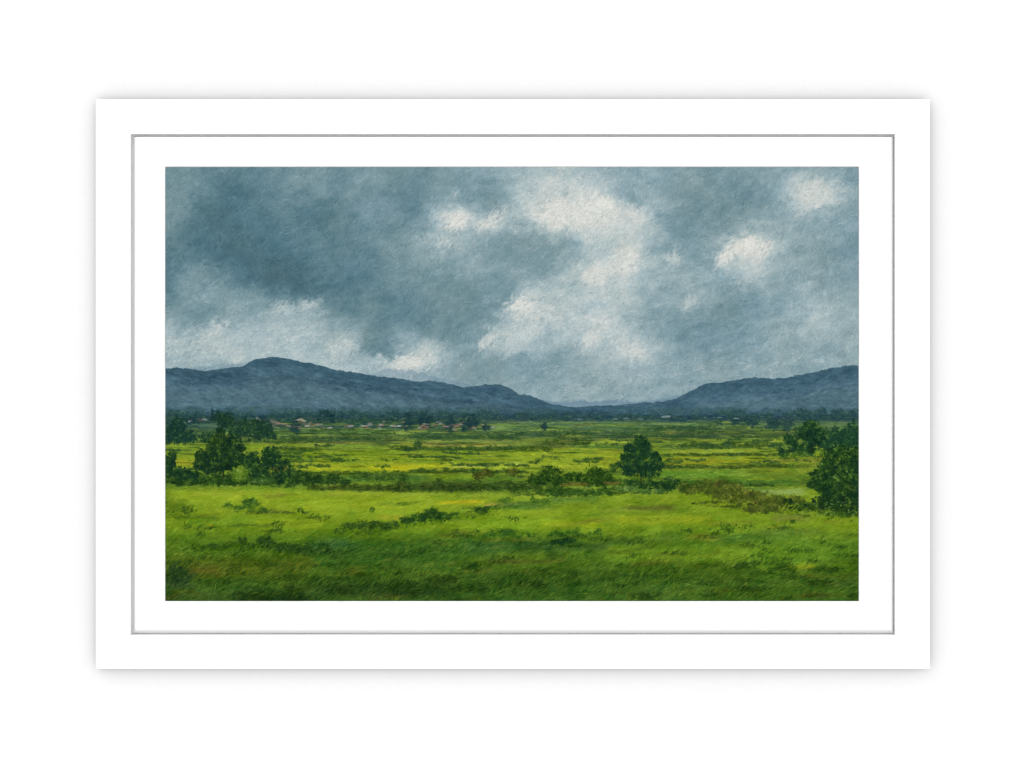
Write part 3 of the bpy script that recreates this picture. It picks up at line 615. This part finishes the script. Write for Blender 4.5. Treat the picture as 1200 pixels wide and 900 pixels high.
# ---------------------------------------------------------------- the framed painting
pic = bpy.data.objects.new("framed_painting", None); SC.collection.objects.link(pic)
pic.location = (X(601), WALL_Y, Z(784)); bpy.context.view_layer.update()
pic["label"] = "green field landscape painting in a white mount and wide white frame on the wall"; pic["category"] = "painting"
OUT = (112, 116, 1090, 784); INN = (153, 157, 1049, 744)
DEP = .0048                                     # how far the mount lies behind the front of the frame
def ring(r, grow, dep):
    g = grow*1000
    return [(X(r[0]-g), dep, Z(r[3]+g)), (X(r[2]+g), dep, Z(r[3]+g)), (X(r[2]+g), dep, Z(r[1]-g)), (X(r[0]-g), dep, Z(r[1]-g))]
rings = [ring(OUT, 0, .0130), ring(OUT, 0, .0009), ring(OUT, -.0003, .0003), ring(OUT, -.0009, 0),
         ring(INN, .0006, 0), ring(INN, .0002, .0002), ring(INN, 0, .0006), ring(INN, -.0003, DEP+.0072), ring(INN, .008, DEP+.0072), ring(INN, .008, .0130)]
vs = [v for r in rings for v in r]; fs = []
for k in range(len(rings)):
    a, b = 4*k, 4*((k+1) % len(rings))
    for q in range(4): fs.append((a+q, b+q, b+(q+1) % 4, a+(q+1) % 4))
link("frame", vs, fs, M_FRAME, pic)
# unseen batten behind the frame, added dark to deepen the shadow on the wall
b_ = [ring(OUT, 0-.001, .0131), ring(OUT, -.001, .0137), ring(OUT, -.03, .0139), ring(OUT, -.03, WALL_Y-.0003), ring(INN, .010, WALL_Y-.0003), ring(INN, .010, .0131)]
vs = [v for r in b_ for v in r]; fs = []
for k in range(len(b_)):
    a, b = 4*k, 4*((k+1) % len(b_))
    for q in range(4): fs.append((a+q, b+q, b+(q+1) % 4, a+(q+1) % 4))
link("shadow_batten", vs, fs, M_BATTEN, pic)
def slab(name, r, y0, y1, m, parent):
    a, b = ring(r, 0, y0), ring(r, 0, y1)
    return link(name, a+b, [(0,1,2,3), (7,6,5,4), (4,5,1,0), (5,6,2,1), (6,7,3,2), (7,4,0,3)], m, parent)
slab("backing_board", (INN[0]-7, INN[1]-7, INN[2]+7, INN[3]+7), DEP+.0074, DEP+.0090, M_MOUNT, pic)
# the mount stops short of the frame and leaves a narrow shadow gap; gap and left, right and lower chamfers are added for its shade lines
f_ = (INN[0]+5.2, INN[1]+3.2, INN[2]-3.8, INN[3]-5.4); k_ = (INN[0]+2.2, INN[1]+2.9, INN[2]-1.1, INN[3]-1.1)
link("mount", ring(f_, 0, DEP)+ring(k_, 0, DEP+.0058)+ring(k_, 0, DEP+.0073), [(0,1,2,3), (11,10,9,8)]+[(4*j+q, 4*j+4+q, 4*j+4+(q+1) % 4, 4*j+(q+1) % 4) for j in (0, 1) for q in range(4)], M_MOUNT, pic)
# the painted sheet lies on the mount; K brings it to its true size at its own depth
PD = DEP-.0006; K = (D+PD)/D
def kx(x): return X(x)*K
def kz(y): return CZ+(Z(y)-CZ)*K
sheet = link("painting", [(kx(x), d, kz(y)) for d in (PD, DEP-.00005) for x, y in ((PX0-.5, PY1+.3), (PX1+.6, PY1+.3), (PX1+.6, PY0-.9), (PX0-.5, PY0-.9))],
             [(0,1,2,3), (7,6,5,4), (4,5,1,0), (5,6,2,1), (6,7,3,2), (7,4,0,3)], M_SHEET, pic)
lin = COL/255.0
lin = np.where(lin <= .04045, lin/12.92, ((lin+.055)/1.055)**2.4)/GAIN
lin = np.clip(lin-.001, .0008, .9)
gx = np.linspace(PX0, PX1, PW); gz = np.linspace(PY0, PY1, PH)
VX = np.broadcast_to(((gx-600)/1000*K)[None, :], (PH, PW)); VZ = np.broadcast_to((CZ+(450-gz)/1000*K-CZ+CZ)[:, None], (PH, PW))
RELIEF = .0009
VY = PD-.0002-HGT*RELIEF
def paint_patch(name, ids, label=None):
    cell = np.isin(LBL[:-1, :-1], ids)
    i, j = np.nonzero(cell)
    if len(i) == 0: return
    a = i*PW+j
    quads = np.stack([a, a+PW, a+PW+1, a+1], 1)
    used, inv = np.unique(quads, return_inverse=True)
    inv = inv.reshape(-1)
    me = bpy.data.meshes.new(name); nf = len(i)
    me.vertices.add(len(used)); me.loops.add(4*nf); me.polygons.add(nf)
    co = np.stack([VX.ravel()[used], VY.ravel()[used], VZ.ravel()[used]], 1).astype(np.float32)
    me.vertices.foreach_set("co", co.ravel())
    me.loops.foreach_set("vertex_index", inv.astype(np.int32))
    me.polygons.foreach_set("loop_start", (np.arange(nf)*4).astype(np.int32))
    me.update(calc_edges=True)
    me.polygons.foreach_set("use_smooth", np.ones(nf, bool))
    at = me.color_attributes.new("pigment", 'FLOAT_COLOR', 'POINT')
    c = np.ones((len(used), 4), np.float32); c[:, :3] = lin.reshape(-1, 3)[used]
    at.data.foreach_set("color", c.ravel())
    me.materials.append(M_PAINT); me.update()
    o = bpy.data.objects.new(name, me); SC.collection.objects.link(o)
    o.parent = sheet; o.matrix_parent_inverse = sheet.matrix_world.inverted()
    if label: o["label"] = label
bpy.context.view_layer.update()
for nm, ids, lb in (
    ("painted_sky", [0], "stormy grey painted sky with pale gaps in the clouds"),
    ("painted_hill", [1], "long blue grey painted hill range on the left"),
    ("painted_hill", [2], "blue grey painted hill rising to the right edge"),
    ("painted_field", [3], "green and yellow painted fields with hedges"),
    ("painted_tree", [10], "teal painted trees at the left edge below the hills"),
    ("painted_tree", [11], "dark painted clump of trees by the village on the left"),
    ("painted_tree", [12], "teal painted trees behind the right edge tree"),
    ("painted_tree", [13], "dark painted tree in the middle distance on the right"),
    ("painted_tree", [14], "tall dark painted tree in the left group"),
    ("painted_bush", [15], "dark painted bush cut by the left edge"),
    ("painted_tree", [16], "low rounded painted trees right of the tall left tree"),
    ("painted_tree", [17], "lone dark painted tree right of the centre"),
    ("painted_bush", [18], "brown painted scrub beside the right edge tree"),
    ("painted_tree", [19], "big dark painted tree cut by the right edge")):
    paint_patch(nm, ids, lb)
